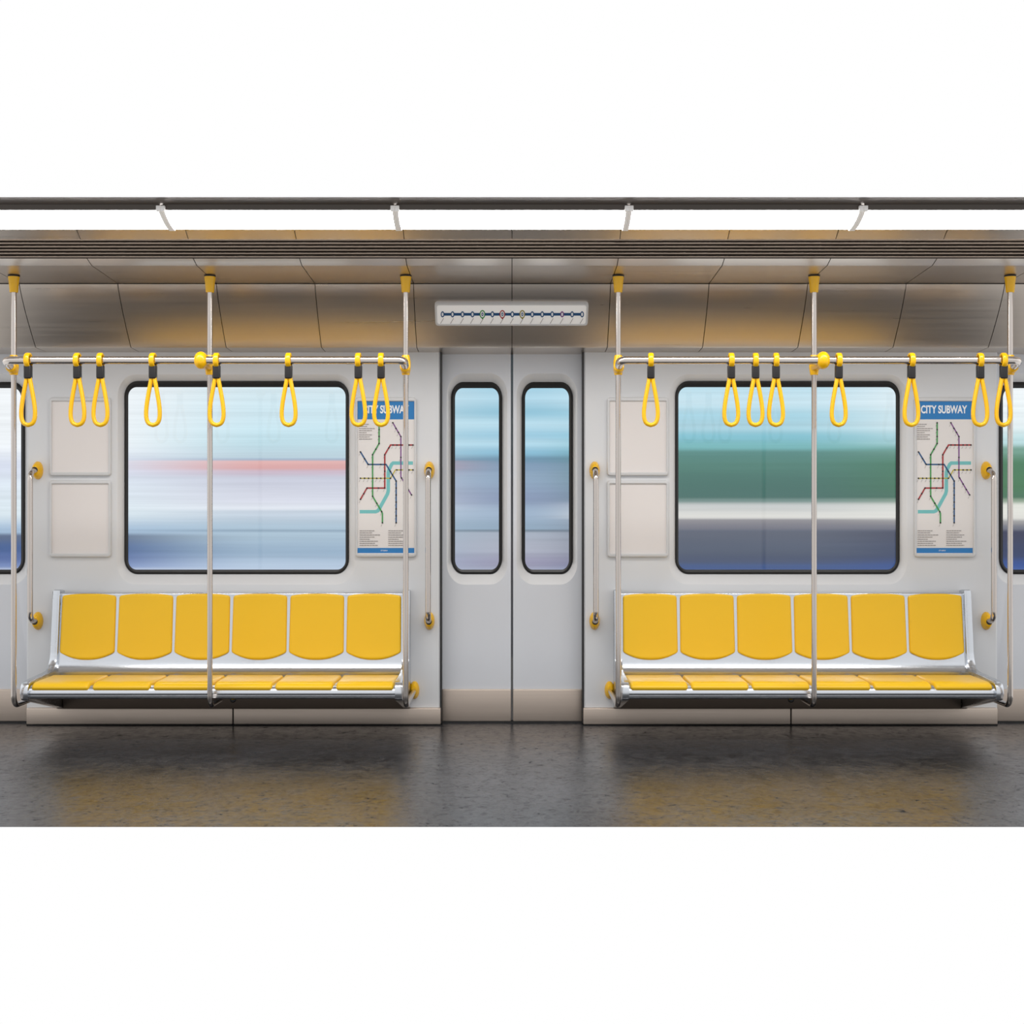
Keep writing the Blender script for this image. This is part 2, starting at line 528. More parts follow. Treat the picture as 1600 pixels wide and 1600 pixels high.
def door_leaf(parent, shift, flip):
    """shift moves the measured leaf along x (pixels); flip mirrors it about the centre line"""
    def R(rc):
        x0, x1, t, b = rc
        if flip: x0, x1 = 1600 - x1, 1600 - x0
        return (x0 + shift, x1 + shift, t, b)
    y = DOOR_Y
    rec, gas, gl = R(LR['rec']), R(LR['gas']), R(LR['gl'])
    ex = R((690.2, 799.0, 0, 0))
    x0, x1 = WX(ex[0], y), WX(ex[1], y)
    mb = MB(); e = 0.006
    o0 = rect_match(x0, x1, 0.012, 1.99, y + 0.05)
    o1 = rect_match(x0, x1, 0.012, 1.99, y + e)
    o2 = rect_match(x0 + e * 0.6, x1 - e * 0.6, 0.012, 1.99, y)
    r0 = rr_px(rec, y, 0.092, 0.112, 0.005); r1 = rr_px(rec, y + 0.003, 0.087, 0.107)
    g0 = rr_px(gas, y + GY, 0.062, 0.084); g1 = rr_px(gas, y + 0.1, 0.062, 0.084)
    mb.loops([o0, o1, o2, r0]); mb.loops([r0, r1, g0, g1], mi=1)
    leaf = obj('door_leaf', mb, [M['door'], M['reveal']], parent, smooth=30)
    window('window', 0, leaf, gas, gl, y, (0.062, 0.084))
    k = MB()
    zt, zb = WZ(1077, y - 0.012), WZ(1127.6, y - 0.012)
    k.bbox(((x0 + x1) / 2, y - 0.004, (zt + zb) / 2), (x1 - x0 - 0.002, 0.016, zt - zb), 0.006)
    obj('kick_plate', k, M['base_metal'], leaf)


def door(name, cx_px, label, leaves=(0, 1)):
    d = empty(name, (WX(cx_px, DOOR_Y), DOOR_Y, 0), label, 'door', kind='structure')
    if 0 in leaves: door_leaf(d, cx_px - 800, False)
    if 1 in leaves: door_leaf(d, cx_px - 800, True)
    mb = MB()       # dark rubber strips: centre seal and both jamb seals
    xc = WX(cx_px, DOOR_Y)
    mb.box((xc, DOOR_Y + 0.02, 0.995), (0.0062, 0.04, 1.98))
    obj('centre_seal', mb, M['rubber'], d)
    return d


door('door_1', 800, 'pale grey double sliding door between the two benches')
door('door_2', -56, 'sliding door at the far end beyond the pale window bench')
door('door_3', 1656, 'sliding door at the far end beyond the green window bench')
for i, x in enumerate((X_IN + 0.0035, -X_IN - 0.0035)):
    mb = MB(); mb.box((x, 0.045, 0.985), (0.0085, 0.085, 1.96))
    tag(obj(f'trim_{i + 1}', mb, M['rubber']), ['black rubber jamb seal of the double door beside the pale window wall', 'black rubber jamb seal of the double door beside the green window wall'][i], 'trim', kind='structure')
# dark void behind the door gaps and below the leaves
mb = MB(); mb.box((0, 0.075, 0.006), (2 * XW, 0.03, 0.012))
tag(obj('trim_3', mb, M['rubber']), 'black threshold line along the foot of the wall', 'trim', kind='structure')

# baseboards under the benches, two lengths each with a joint
for sg, nm in ((-1, 'baseboard_left'), (1, 'baseboard_right')):
    mb = MB()
    y = -0.03
    xa, xb = sorted((sg * -WX(41, y), sg * -WX(688.5, y)))
    xj = sg * -WX(364, y)
    zt, zb = WZ(1106.5, y), 0.004
    for p, q in ((xa, xj - 0.0025), (xj + 0.0025, xb)):
        mb.bbox(((p + q) / 2, y + 0.02, (zt + zb) / 2), (q - p, 0.04, zt - zb), 0.005)
    o = obj(nm, mb, M['base_metal'])
    tag(o, f'brushed steel baseboard below the bench at the {"pale" if sg < 0 else "green"} window', 'baseboard', kind='structure')
    mb = MB(); mb.box(((xa + xb) / 2, y + 0.02, 0.002), (xb - xa, 0.036, 0.004))
    mb.box((xj, y + 0.02, zt / 2), (0.006, 0.03, zt - 0.006))
    obj('shadow_gap', mb, M['black'], o)

# ------------------------------------------------------------------ ceiling
PY = dict(a=(-0.418, WZ(444, -0.418)), b=(-0.857, WZ(415, -0.857)), c=(-0.931, WZ(404, -0.931)), d=(-1.029, WZ(374, -1.029)), e=(-1.09, WZ(359, -1.09)))
SEAM = 145.4 / 300


def cove(n=10):
    """gently hollow panel from the lip up to the top edge"""
    p0 = Vector((LIP_Y, LIP_Z)); p2 = Vector(PY['a'])
    mid = (p0 + p2) / 2
    d = (p2 - p0).normalized(); nrm = Vector((d.y, -d.x))
    if nrm.x < 0: nrm = -nrm
    p1 = p0 + d * (0.687 * (p2 - p0).length) - nrm * 0.0264
    return [tuple((1 - t) ** 2 * p0 + 2 * t * (1 - t) * p1 + t * t * p2) for t in [k / n for k in range(n + 1)]]


COVE = cove()
GAP = 0.0035
n_side = 7
for i in range(-n_side, n_side):
    x0, x1 = i * SEAM + GAP / 2, (i + 1) * SEAM - GAP / 2
    mb = MB()
    lip = [(0.10, LIP_Z - 0.014), (LIP_Y + 0.010, LIP_Z - 0.006), (LIP_Y, LIP_Z)]
    prof = lip + COVE[1:]
    mb.extrude_x(prof, x0, x1)
    top = [PY['a'], (PY['b'][0] + 0.006, PY['b'][1] - 0.0002), PY['b'], PY['c']]
    prof2 = [(PY['a'][0], PY['a'][1] + 0.003)] + top[1:]
    mb.extrude_x(prof2, x0, x1)
    mb.extrude_x([PY['d'], PY['e']], x0, x1)
    # folded edges
    for x in (x0, x1):
        for pr in (prof, prof2, [PY['d'], PY['e']]):
            mb.loops([[Vector((x, y, z)) for y, z in pr], [Vector((x, y + 0.004, z + 0.015)) for y, z in pr]], False)
    o = obj('ceiling_panel', mb, M['panel_metal'], smooth=25, recalc=False)
    tag(o, 'brushed warm grey metal ceiling panel curving above the windows', 'ceiling panel', 'row of metal ceiling panels', kind='structure')

# ceiling: dark shell above the panels and the flat centre part
mb = MB()
off = lambda p, d=0.02: (p[0], p[1] + d)
shell = [(0.13, LIP_Z + 0.02), (LIP_Y + 0.03, LIP_Z + 0.02)] + [(y + 0.018, z + 0.018) for y, z in COVE[2:]] + [off(PY['b'], 0.03), off(PY['c'], 0.04), (-1.0, 2.42), (-1.28, 2.46), (-1.286, 2.430)]
mb.extrude_x(shell, -XW, XW, mi=1)
cz = WZ(308, -1.41)
mb.extrude_x([(-1.285, 2.432), (-1.31, 2.432), (-1.41, cz)], -XW, XW)
tag(obj('ceiling', mb, [M['ceiling'], M['black']], smooth=20, recalc=False), 'dark flat centre strip of the ceiling above the lamps', 'ceiling', kind='structure')

# vent grille between c and d
cy, cz_ = PY['c']; dy, dz = PY['d']
mb = MB()
mb.extrude_x([(cy - 0.0, cz_ + 0.028), (dy + 0.0, dz + 0.028)], -XW, XW)
mb.extrude_x([(cy, cz_), (cy, cz_ + 0.028)], -XW, XW)
mb.extrude_x([(dy, dz), (dy, dz + 0.028)], -XW, XW)
vent = obj('air_vent', mb, M['dark_metal'], recalc=False)
tag(vent, 'long dark slotted air vent running below the ceiling lamps', 'vent')
for k in range(6):
    t = (k + 0.35) / 5.7
    y, z = cy + (dy - cy) * t, cz_ + (dz - cz_) * t
    s = MB()
    s.extrude_x([(y + 0.001, z - 0.001), (y - 0.004, z - 0.0005), (y - 0.0065, z + 0.004), (y - 0.001, z + 0.024), (y + 0.002, z + 0.024)], -XW, XW, True, True)
    obj('slat', s, M['slat'], vent, smooth=30)

# lamps
LAMP0 = Vector((-1.09, WZ(358.5, -1.09))); LAMP1 = Vector((-1.29, WZ(328.5, -1.29)))
LL = 365 / PXM / (7.5 / 6.21)
mid = (LAMP0 + LAMP1) / 2 + Vector((-0.004, -0.020))
lampprof = [tuple((1 - t) ** 2 * LAMP0 + 2 * t * (1 - t) * mid + t * t * LAMP1) for t in [k / 12 for k in range(13)]]
lamp_labels = {-2: 'long white ceiling lamp above the outer end of the pale window bench', -1: 'long white ceiling lamp above the pale window by the doors',
               0: 'long white ceiling lamp above the double door and route strip', 1: 'long white ceiling lamp above the green window by the doors',
               2: 'long white ceiling lamp above the outer end of the green window bench'}
for i in range(-2, 3):
    x0, x1 = (i - 0.5) * LL, (i + 0.5) * LL
    rt = empty('ceiling_lamp', ((x0 + x1) / 2, -1.19, 2.40), lamp_labels[i], 'lamp', 'ceiling lamps in one line')
    mb = MB()
    mb.extrude_x(lampprof, x0 + 0.006, x1 - 0.006)
    obj('diffuser', mb, M['lamp'], rt, recalc=False)
    h = MB()
    h.extrude_x([tuple(LAMP0), (LAMP0.x + 0.0, LAMP0.y + 0.035), (-1.285, 2.455), (-1.297, 2.432), tuple(LAMP1)], x0 + 0.006, x1 - 0.006)
    obj('housing', h, M['ceiling'], rt, recalc=False)
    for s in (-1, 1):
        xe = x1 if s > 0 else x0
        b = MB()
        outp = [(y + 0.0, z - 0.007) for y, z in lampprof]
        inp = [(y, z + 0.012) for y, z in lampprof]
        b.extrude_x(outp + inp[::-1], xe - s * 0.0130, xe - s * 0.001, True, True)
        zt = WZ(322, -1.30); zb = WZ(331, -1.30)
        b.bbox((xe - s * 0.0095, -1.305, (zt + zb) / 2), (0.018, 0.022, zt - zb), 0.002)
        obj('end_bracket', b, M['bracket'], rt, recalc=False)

# ------------------------------------------------------------------ outside
mb = MB()
mb.add([(-9, BACK_Y, -0.7), (9, BACK_Y, -0.7), (9, BACK_Y, 3.6), (-9, BACK_Y, 3.6)], [(0, 1, 2, 3)])
bd = obj('backdrop', mb, M['scenery'])
tag(bd, 'blurred passing scenery outside the windows', 'scenery', kind='structure')
# lift the backdrop only as high as the windows can see it
for v in bd.data.vertices:
    v.co.z = max(min(v.co.z, 2.25), 0.05)

# ------------------------------------------------------------------ benches
BX0, BX1 = -2.366, -0.527         # outer faces of the bench at negative x
CAP_T = 0.037
N_SEAT = 6


def bench_profile():
    pts = [(-0.045, 0.0, 0.690), (-0.058, 0, 0.688), (-0.063, 0, 0.678), (-0.066, 0, 0.65), (-0.098, 0, 0.42), (-0.108, 0, 0.365), (-0.122, 0, 0.325), (-0.150, 0, 0.292), (-0.19, 0, 0.274), (-0.25, 0, 0.268),
           (-0.48, 0, 0.268), (-0.525, 0, 0.264), (-0.548, 0, 0.250), (-0.556, 0, 0.232), (-0.548, 0, 0.218), (-0.53, 0, 0.214)]
    return [(p.x, p.z) for p in catmull(pts, 5)]


BP = bench_profile()


def arc_eval(prof, t):
    """point and outward normal on a profile polyline at fraction t of its length"""
    seg = [math.dist(prof[i], prof[i + 1]) for i in range(len(prof) - 1)]
    tot = sum(seg); d = max(0.0, min(1.0, t)) * tot
    for i, s in enumerate(seg):
        if d <= s or i == len(seg) - 1:
            f = d / s
            y = prof[i][0] + (prof[i + 1][0] - prof[i][0]) * f; z = prof[i][1] + (prof[i + 1][1] - prof[i][1]) * f
            ty, tz = (prof[i + 1][0] - prof[i][0]) / s, (prof[i + 1][1] - prof[i][1]) / s
            return y, z, tz, -ty       # normal candidate
        d -= s


def cushion(cx, prof, w_top, w_bot, th, top_arch, bot_arch, rc, nrm_sign):
    """thin moulded shell lying on a profile; arches are fractions of the profile length"""
    seg = sum(math.dist(prof[i], prof[i + 1]) for i in range(len(prof) - 1))
    def dense(n, e):
        a = [0, 0.004, 0.012, 0.025, 0.045, 0.075, 0.11, 0.16]
        m = [0.16 + (0.68) * k / n for k in range(1, n)]
        return a + m + [1 - v for v in a[::-1]]
    us = dense(9, 0); vs = dense(12, 0)
    mb = MB(); grid = []
    re = 0.012
    for v in vs:
        row = []
        for uu in us:
            u = uu * 2 - 1
            t0 = top_arch * abs(u) ** 3.2; t1 = 1 - bot_arch * abs(u) ** 2.4
            t = t0 + (t1 - t0) * v
            w = w_top + (w_bot - w_top) * v
            dv = min(v, 1 - v) * seg
            if dv < rc:
                w = w - rc * (1 - math.sqrt(max(0, 1 - ((rc - dv) / rc) ** 2)))
            d = min((1 - abs(u)) * w, dv)
            h = th * (math.sqrt(max(0.0, 1 - (1 - d / re) ** 2)) if d < re else 1.0)
            y, z, ny, nz = arc_eval(prof, t)
            row.append(Vector((cx + u * w, y + ny * nrm_sign * (h - 0.002), z + nz * nrm_sign * (h - 0.002))))
        grid.append(row)
    n = len(us); vsx = [p for r in grid for p in r]; fs = []
    for j in range(len(vs) - 1):
        for i in range(n - 1):
            fs.append((j * n + i, j * n + i + 1, (j + 1) * n + i + 1, (j + 1) * n + i))
    mb.add(vsx, fs)
    return mb


def bench(sg, label):
    cx = sg * (BX0 + BX1) / 2 * -1 if sg > 0 else (BX0 + BX1) / 2
    cx = abs((BX0 + BX1) / 2) * sg
    x0, x1 = cx - (BX1 - BX0) / 2, cx + (BX1 - BX0) / 2
    rt = empty('bench', (cx, -0.28, 0.087), label, 'bench', 'pair of yellow benches')
    mb = MB()
    mb.extrude_x(BP, x0 + CAP_T * 0.5, x1 - CAP_T * 0.5)
    inner = [(y + 0.012, z - 0.006) if y > -0.2 else (y + 0.004, z - 0.012) for y, z in BP]
    mb.extrude_x(inner, x0 + CAP_T * 0.5, x1 - CAP_T * 0.5)
    obj('frame', mb, M['alu'], rt, smooth=60, recalc=False)
    # end panels
    out = [(0.0, 0.0, 0.700), (-0.050, 0, 0.706), (-0.074, 0, 0.698), (-0.083, 0, 0.676), (-0.118, 0, 0.42), (-0.126, 0, 0.375), (-0.139, 0, 0.345), (-0.168, 0, 0.318), (-0.22, 0, 0.301),
           (-0.47, 0, 0.291), (-0.535, 0, 0.286), (-0.566, 0, 0.268), (-0.577, 0, 0.235), (-0.568, 0, 0.206), (-0.545, 0, 0.197)]
    op = [(p.x, p.z) for p in catmull(out, 5)] + [(-0.03, 0.091), (0.0, 0.087)]
    for s in (-1, 1):
        xa = x0 if s < 0 else x1 - CAP_T
        xb = xa + CAP_T
        bm = bmesh.new()
        f = bm.faces.new([bm.verts.new((xa, y, z)) for y, z in op])
        ext = bmesh.ops.extrude_face_region(bm, geom=[f])
        for v in ext['geom']:
            if isinstance(v, bmesh.types.BMVert): v.co.x = xb
        bm.normal_update()
        eds = [e for e in bm.edges if abs(e.verts[0].co.x - e.verts[1].co.x) < 1e-6]
        bmesh.ops.bevel(bm, geom=eds, offset=0.0025, segments=2, affect='EDGES', profile=0.5)
        bm.verts.index_update()
        m2 = MB(); m2.add([v.co.copy() for v in bm.verts], [[v.index for v in f.verts] for f in bm.faces]); bm.free()
        obj('end_panel', m2, M['alu'], rt, smooth=40)
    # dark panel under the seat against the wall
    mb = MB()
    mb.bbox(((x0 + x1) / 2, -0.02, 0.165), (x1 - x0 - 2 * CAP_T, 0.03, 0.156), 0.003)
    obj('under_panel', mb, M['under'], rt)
    mb = MB()
    mb.lathe((cx, -0.035, 0.135), (0, -1, 0), [(-0.003, 0.016), (0.003, 0.016), (0.006, 0.012)], seg=20)
    obj('bolt', mb, M['rubber'], rt)
    # seats and backrests
    pitch = (x1 - x0 - 2 * CAP_T) / N_SEAT
    bprof = [(-0.0622, 0.6855)] + [p for p in BP if p[1] < 0.665 and p[1] > 0.3435 and p[0] > -0.2]
    sprof = [p for p in BP if p[0] < -0.205 and p[1] > 0.2435]
    for i in range(N_SEAT):
        c = x0 + CAP_T + pitch * (i + 0.5)
        obj('backrest', cushion(c, bprof, 0.1395, 0.1415, 0.016, 0.026, 0.10, 0.016, 1), M['yellow'], rt, smooth=60)
        obj('seat', cushion(c, sprof, 0.1455, 0.139, 0.017, 0.0, 0.0, 0.016, 1), M['yellow'], rt, smooth=60)
    return rt


bench(-1, 'six-seat yellow bench in aluminium frame under the pale streaked window')
bench(1, 'six-seat yellow bench in aluminium frame under the green streaked window')

# ------------------------------------------------------------------ poles
POLE_Y = -0.62
RAIL_Y = -0.745
RAIL_Z = WZ(563, RAIL_Y)
POLE_R = 0.0128
RAIL_R = 0.0192
TUBE_Z = WZ(1078, 0)
pole_px = {-1: [21.6, 328, 634], 1: [1578.4, 1272, 966]}


def ceil_z(y):
    a, b = PY['a'], PY['b']
    return a[1] + (b[1] - a[1]) * (y - a[0]) / (b[0] - a[0])


def pole(px, role, sg, label):
    x = WX(px, POLE_Y)
    rt = empty('grab_pole', (x, POLE_Y, TUBE_Z), label, 'grab pole', 'upright grab poles at the bench fronts')
    zt = ceil_z(POLE_Y)
    mb = MB()
    yw = 0.0 if role == 'end' else -0.036
    mb.tube(fillet([(x, POLE_Y, zt - 0.03), (x, POLE_Y, TUBE_Z), (x, yw - 0.006, TUBE_Z)], 0.05, 10), POLE_R, 20)
    obj('pole', mb, M['chrome'], rt, smooth=50)
    mb = MB()
    zc = WZ(457, POLE_Y)
    h = zt - zc
    mb.lathe((x, POLE_Y, zc), (0, 0, 1), [(0, 0.0135), (0, 0.0185), (0.004, 0.0200), (h * 0.5, 0.0228), (h - 0.004, 0.0270), (h - 0.004, 0.020)], 28)
    cap = obj('ceiling_cap', mb, M['yellow2'], rt, smooth=40)
    mb = MB()
    mb.lathe((x, POLE_Y, zt - 0.0045), (0, 0, 1), [(0, 0.0268), (0.001, 0.0280), (0.005, 0.0280)], 28)
    obj('gasket_ring', mb, M['rubber'], cap)
    # joint to the rail
    z0, z1 = WZ(586, POLE_Y), WZ(555, POLE_Y)
    mb = MB()
    mb.lathe((x, POLE_Y, z0), (0, 0, 1), [(0, 0.0132), (0, 0.0180), (0.003, 0.0190), (0.035, 0.0235), (0.060, 0.0235), (z1 - z0 - 0.004, 0.0185), (z1 - z0, 0.0170), (z1 - z0, 0.0132)], 28)
    if role == 'end':
        mb.lathe((x, POLE_Y, RAIL_Z - 0.034), (0, -1, 0.30), [(0, 0.0235), (0.025, 0.0250), (0.046, 0.0250), (0.049, 0.0235), (0.049, 0.0192)], 26)
        obj('rail_socket', mb, M['yellow2'], rt, smooth=40)
    else:
        bx = WX(314 if sg < 0 else 1286, RAIL_Y)
        mb.tube([(x, POLE_Y, RAIL_Z - 0.022), (bx + (x - bx) * 0.4, (POLE_Y + RAIL_Y) / 2 - 0.01, RAIL_Z - 0.012), (bx, RAIL_Y, RAIL_Z)], 0.021, 20)
        hw = 0.0275
        prof = []
        for k in range(13):
            a = -PI / 2 + PI * k / 12
            q = hw * math.sin(a); prof.append((q, 0.0415 * math.sqrt(1 - (q / (hw * 1.2)) ** 2)))
        mb.lathe((bx, RAIL_Y, RAIL_Z), (1, 0, 0), prof, 30)
        obj('rail_clamp', mb, M['yellow2'], rt, smooth=45)
    mb = MB()
    mb.lathe((x, yw, TUBE_Z), (0, -1, 0), [(0, 0.046), (0.010, 0.046), (0.022, 0.041), (0.038, 0.030), (0.044, 0.024), (0.044, 0.015)], 30, sx=0.56)
    obj('wall_flange', mb, M['yellow2'], rt, smooth=40)
    return rt


pl = {-1: ['steel grab pole at the outer end of the pale window bench', 'steel grab pole standing before the middle of the pale streaked window', 'steel grab pole at the door end of the pale window bench'],
      1: ['steel grab pole at the outer end of the green window bench', 'steel grab pole standing before the middle of the green streaked window', 'steel grab pole at the door end of the green window bench']}
for sg in (-1, 1):
    for px, role, lb in zip(pole_px[sg], ('end', 'mid', 'end'), pl[sg]):
        pole(px, role, sg, lb)
    xs = sorted((WX(pole_px[sg][0], POLE_Y), WX(pole_px[sg][2], POLE_Y)))
    mb = MB()
    mb.tube(fillet([(xs[0], POLE_Y - 0.028, RAIL_Z - 0.025), (xs[0], RAIL_Y, RAIL_Z), (xs[1], RAIL_Y, RAIL_Z), (xs[1], POLE_Y - 0.028, RAIL_Z - 0.025)], 0.030, 10), RAIL_R, 24)
    r = obj('overhead_rail', mb, M['rail'], smooth=50)
    tag(r, f'horizontal steel overhead rail with straps before the {"pale" if sg < 0 else "green"} streaked window', 'rail', 'overhead grab rails')

# ------------------------------------------------------------------ strap handles
def make_strap():
    rt = empty('strap_handle', (0, 0, 0))
    z_top = 0.0365; z_bot = -0.024
    mb = MB()
    R = 0.0300; cz = z_top - 0.0065 - R
    lps = []
    for k in range(33):
        a = 2 * PI * k / 32
        c = Vector((0, math.cos(a) * R, cz + math.sin(a) * R))
        rad = Vector((0, math.cos(a), math.sin(a)))
        lps.append([c + Vector((1, 0, 0)) * (0.0128 * math.copysign(abs(math.cos(b)) ** 0.7, math.cos(b))) + rad * (0.0058 * math.copysign(abs(math.sin(b)) ** 0.8, math.sin(b))) for b in [2 * PI * q / 16 for q in range(16)]])
    mb.loops(lps)
    obj('rail_ring', mb, M['yellow2'], rt, smooth=50)
    zc0, zc1 = -0.022, -0.087
    mb = MB()
    mb.bbox((0, 0, (zc0 + zc1) / 2), (0.034, 0.036, zc0 - zc1), 0.007)
    obj('clip', mb, M['clip'], rt, smooth=40)
    # loop of cord below the clip
    H = 0.218; hw = 0.0325
    pts = []
    ctl = [(0.007, 0.010), (0.0085, -0.004), (0.0145, -0.035), (0.0225, -0.078), (0.0295, -0.122), (0.0325, -0.160), (0.0300, -0.189), (0.0200, -0.209), (0.0, -0.2170)]
    half = [(p.x, p.z) for p in catmull([(a, 0, b) for a, b in ctl], 5)]
    full = [Vector((x, 0, zc1 + z)) for x, z in half] + [Vector((-x, 0, zc1 + z)) for x, z in half[::-1][1:]]
    mb = MB()
    mb.tube(full, 0.0100, 14, ry=0.0125)
    obj('hand_loop', mb, M['yellow2'], rt, smooth=60)
    return rt


# tube() takes the first radius across: in-plane here, second through y
proto = make_strap()


def copy_thing(o):
    c = o.copy(); COL.objects.link(c)
    for ch in list(o.children):
        d = ch.copy(); COL.objects.link(d); d.parent = c
    return c


straps = {
    -1: [(44, 'yellow strap handle hanging beside the outer end pole on the pale window rail'),
         (121, 'yellow strap handle hanging over the middle of the blank board beside the pale window'),
         (157, 'yellow strap handle over the edge of the blank board nearest the pale window'),
         (239, 'yellow strap handle alone before the pale window, between blank boards and middle pole'),
         (338.5, 'yellow strap handle overlapping the middle pole before the pale window'),
         (451, 'yellow strap handle alone before the pale window, between middle pole and map'),
         (560, 'yellow strap handle over the letter C of the pale-window-side map heading'),
         (595.5, 'yellow strap handle nearest the doors on the pale window rail, over the map heading')],
    1: [(1017, 'yellow strap handle nearest the doors on the green window rail, over a blank board'),
        (1142.5, 'first of three close strap handles before the green window, nearest the doors'),
        (1180.5, 'middle one of three close yellow strap handles before the green window'),
        (1212.5, 'last of three close strap handles before the green window, nearest middle pole'),
        (1310.5, 'yellow strap handle before the green window, just past the yellow clamp'),
        (1424, 'yellow strap handle between the green window edge and the map heading'),
        (1531.5, 'yellow strap handle over bare wall just past the letter Y of the map heading'),
        (1568, 'yellow strap handle touching the outer end pole on the green window rail')]}
first = True
for sg in (-1, 1):
    for px, lb in straps[sg]:
        s = proto if first else copy_thing(proto)
        first = False
        s.location = (WX(px, RAIL_Y), RAIL_Y, RAIL_Z)
        s.rotation_euler = (0, 0, random.uniform(-0.06, 0.06))
        tag(s, lb, 'strap handle', 'yellow strap handles on the overhead rails')

# ------------------------------------------------------------------ wall handles
def wall_handle(px, label):
    x = WX(px, 0)
    z1, z0 = WZ(735, 0), WZ(970, 0)
    y = -0.125
    rt = empty('wall_handle', (x, 0, z0), label, 'handle', 'vertical grab handles on the wall')
    mb = MB()
    mb.tube(fillet([(x, -0.02, z1), (x, y, z1 - 0.012), (x, y, z0 + 0.012), (x, -0.02, z0)], 0.052, 10), 0.0143, 20)
    obj('bar', mb, M['chrome'], rt, smooth=50)
    for z in (z1, z0):
        mb = MB()
        mb.lathe((x, 0.0, z), (0, -1, 0), [(0, 0.047), (0.008, 0.047), (0.022, 0.043), (0.045, 0.031), (0.054, 0.024), (0.056, 0.017)], 32, sx=0.58)
        m = obj('mount', mb, M['yellow2'], rt, smooth=40)
        mb = MB()
        mb.lathe((x, 0.0, z), (0, -1, 0), [(0.054, 0.0168), (0.0570, 0.0168), (0.0570, 0.0140)], 24, sx=0.95)
        obj('collar', mb, M['rubber'], m)


wall_handle(59.5, 'steel wall handle with yellow mounts at the outer end of the pale window bench')
wall_handle(671, 'steel wall handle with yellow mounts between the pale-side map and the doors')
wall_handle(929, 'steel wall handle with yellow mounts between the doors and green-side blank boards')
wall_handle(1540.5, 'steel wall handle with yellow mounts beside the unobstructed map by the green window')


# ------------------------------------------------------------------ boards and maps
def poster_frame(rt, rc, bw, dep=0.018):
    x0, x1, t, b = rc
    mb = MB()
    X0, X1, Z0, Z1 = WX(x0, 0), WX(x1, 0), WZ(b, 0), WZ(t, 0)
    r = 0.016
    bx, bz = bw
    L = [rrect(X0, X1, Z0, Z1, r, r, 0.0), rrect(X0, X1, Z0, Z1, r, r, -dep + 0.005),
         rrect(X0 + 0.002, X1 - 0.002, Z0 + 0.002, Z1 - 0.002, r, r, -dep + 0.0015), rrect(X0 + 0.005, X1 - 0.005, Z0 + 0.005, Z1 - 0.005, r * 0.8, r * 0.8, -dep),
         rrect(X0 + bx - 0.003, X1 - bx + 0.003, Z0 + bz - 0.003, Z1 - bz + 0.003, 0.007, 0.007, -dep),
         rrect(X0 + bx, X1 - bx, Z0 + bz, Z1 - bz, 0.005, 0.005, -dep + 0.003), rrect(X0 + bx, X1 - bx, Z0 + bz, Z1 - bz, 0.005, 0.005, -dep + 0.012)]
    mb.loops(L)
    obj('frame', mb, M['frame'], rt, smooth=35)
    return X0 + bx, X1 - bx, Z0 + bz, Z1 - bz, -dep + 0.009


def blank_board(rc, label):
    rt = empty('notice_board', (WX((rc[0] + rc[1]) / 2, 0), 0, WZ(rc[3], 0)), label, 'notice board', 'blank framed boards on the wall')
    a, b, c, d, y = poster_frame(rt, rc, (0.0125, 0.0185))
    mb = MB(); mb.box(((a + b) / 2, y + 0.002, (c + d) / 2), (b - a + 0.002, 0.004, d - c + 0.002))
    obj('blank_sheet', mb, M['paper'], rt)


blank_board((78.5, 174.5, 621.5, 743.5), 'blank framed board beside the pale window, upper of two')
blank_board((78.5, 174.5, 750.5, 870.5), 'blank framed board beside the pale window, lower of two')
blank_board((948.5, 1044.5, 621.5, 743.5), 'blank framed board beside the green window, upper of two')
blank_board((948.5, 1044.5, 750.5, 870.5), 'blank framed board beside the green window, lower of two')


class Flat:
    """flat print on a plane given by a mapping (u, v, layer) -> world point"""
    def __init__(self, fn): self.fn = fn; self.mb = {}

    def poly(self, mat, pts, layer):
        mb = self.mb.setdefault(mat, MB())
        mb.add([self.fn(u, v, layer) for u, v in pts], [tuple(range(len(pts)))])

    def rect(self, mat, u0, v0, u1, v1, layer):
        self.poly(mat, [(u0, v0), (u1, v0), (u1, v1), (u0, v1)], layer)

    def disc(self, mat, u, v, ru, rv, layer, n=16):
        self.poly(mat, [(u + ru * math.cos(2 * PI * k / n), v + rv * math.sin(2 * PI * k / n)) for k in range(n)], layer)

    def line(self, mat, pts, w, layer, join=True):
        nr = []
        for (a, b), (c, d) in zip(pts, pts[1:]):
            q = math.hypot(c - a, d - b); nr.append(Vector((-(d - b) / q, (c - a) / q)))
        sides = []
        for i, p in enumerate(pts):
            if i == 0: m = nr[0]
            elif i == len(pts) - 1: m = nr[-1]
            else:
                m = (nr[i - 1] + nr[i]).normalized(); m = m / max(0.4, m.dot(nr[i]))
            sides.append((Vector(p) + m * w / 2, Vector(p) - m * w / 2))
        mb = self.mb.setdefault(mat, MB())
        vs = [self.fn(q[0], q[1], layer) for sd in sides for q in sd]
        mb.add(vs, [(2 * i, 2 * i + 2, 2 * i + 3, 2 * i + 1) for i in range(len(pts) - 1)])

    def merge(self):
        out = MB(); mats = []
        for i, (mname, mb) in enumerate(self.mb.items()):
            mats.append(M[mname])
            out.add(mb.v, mb.f, i)
        return out, mats


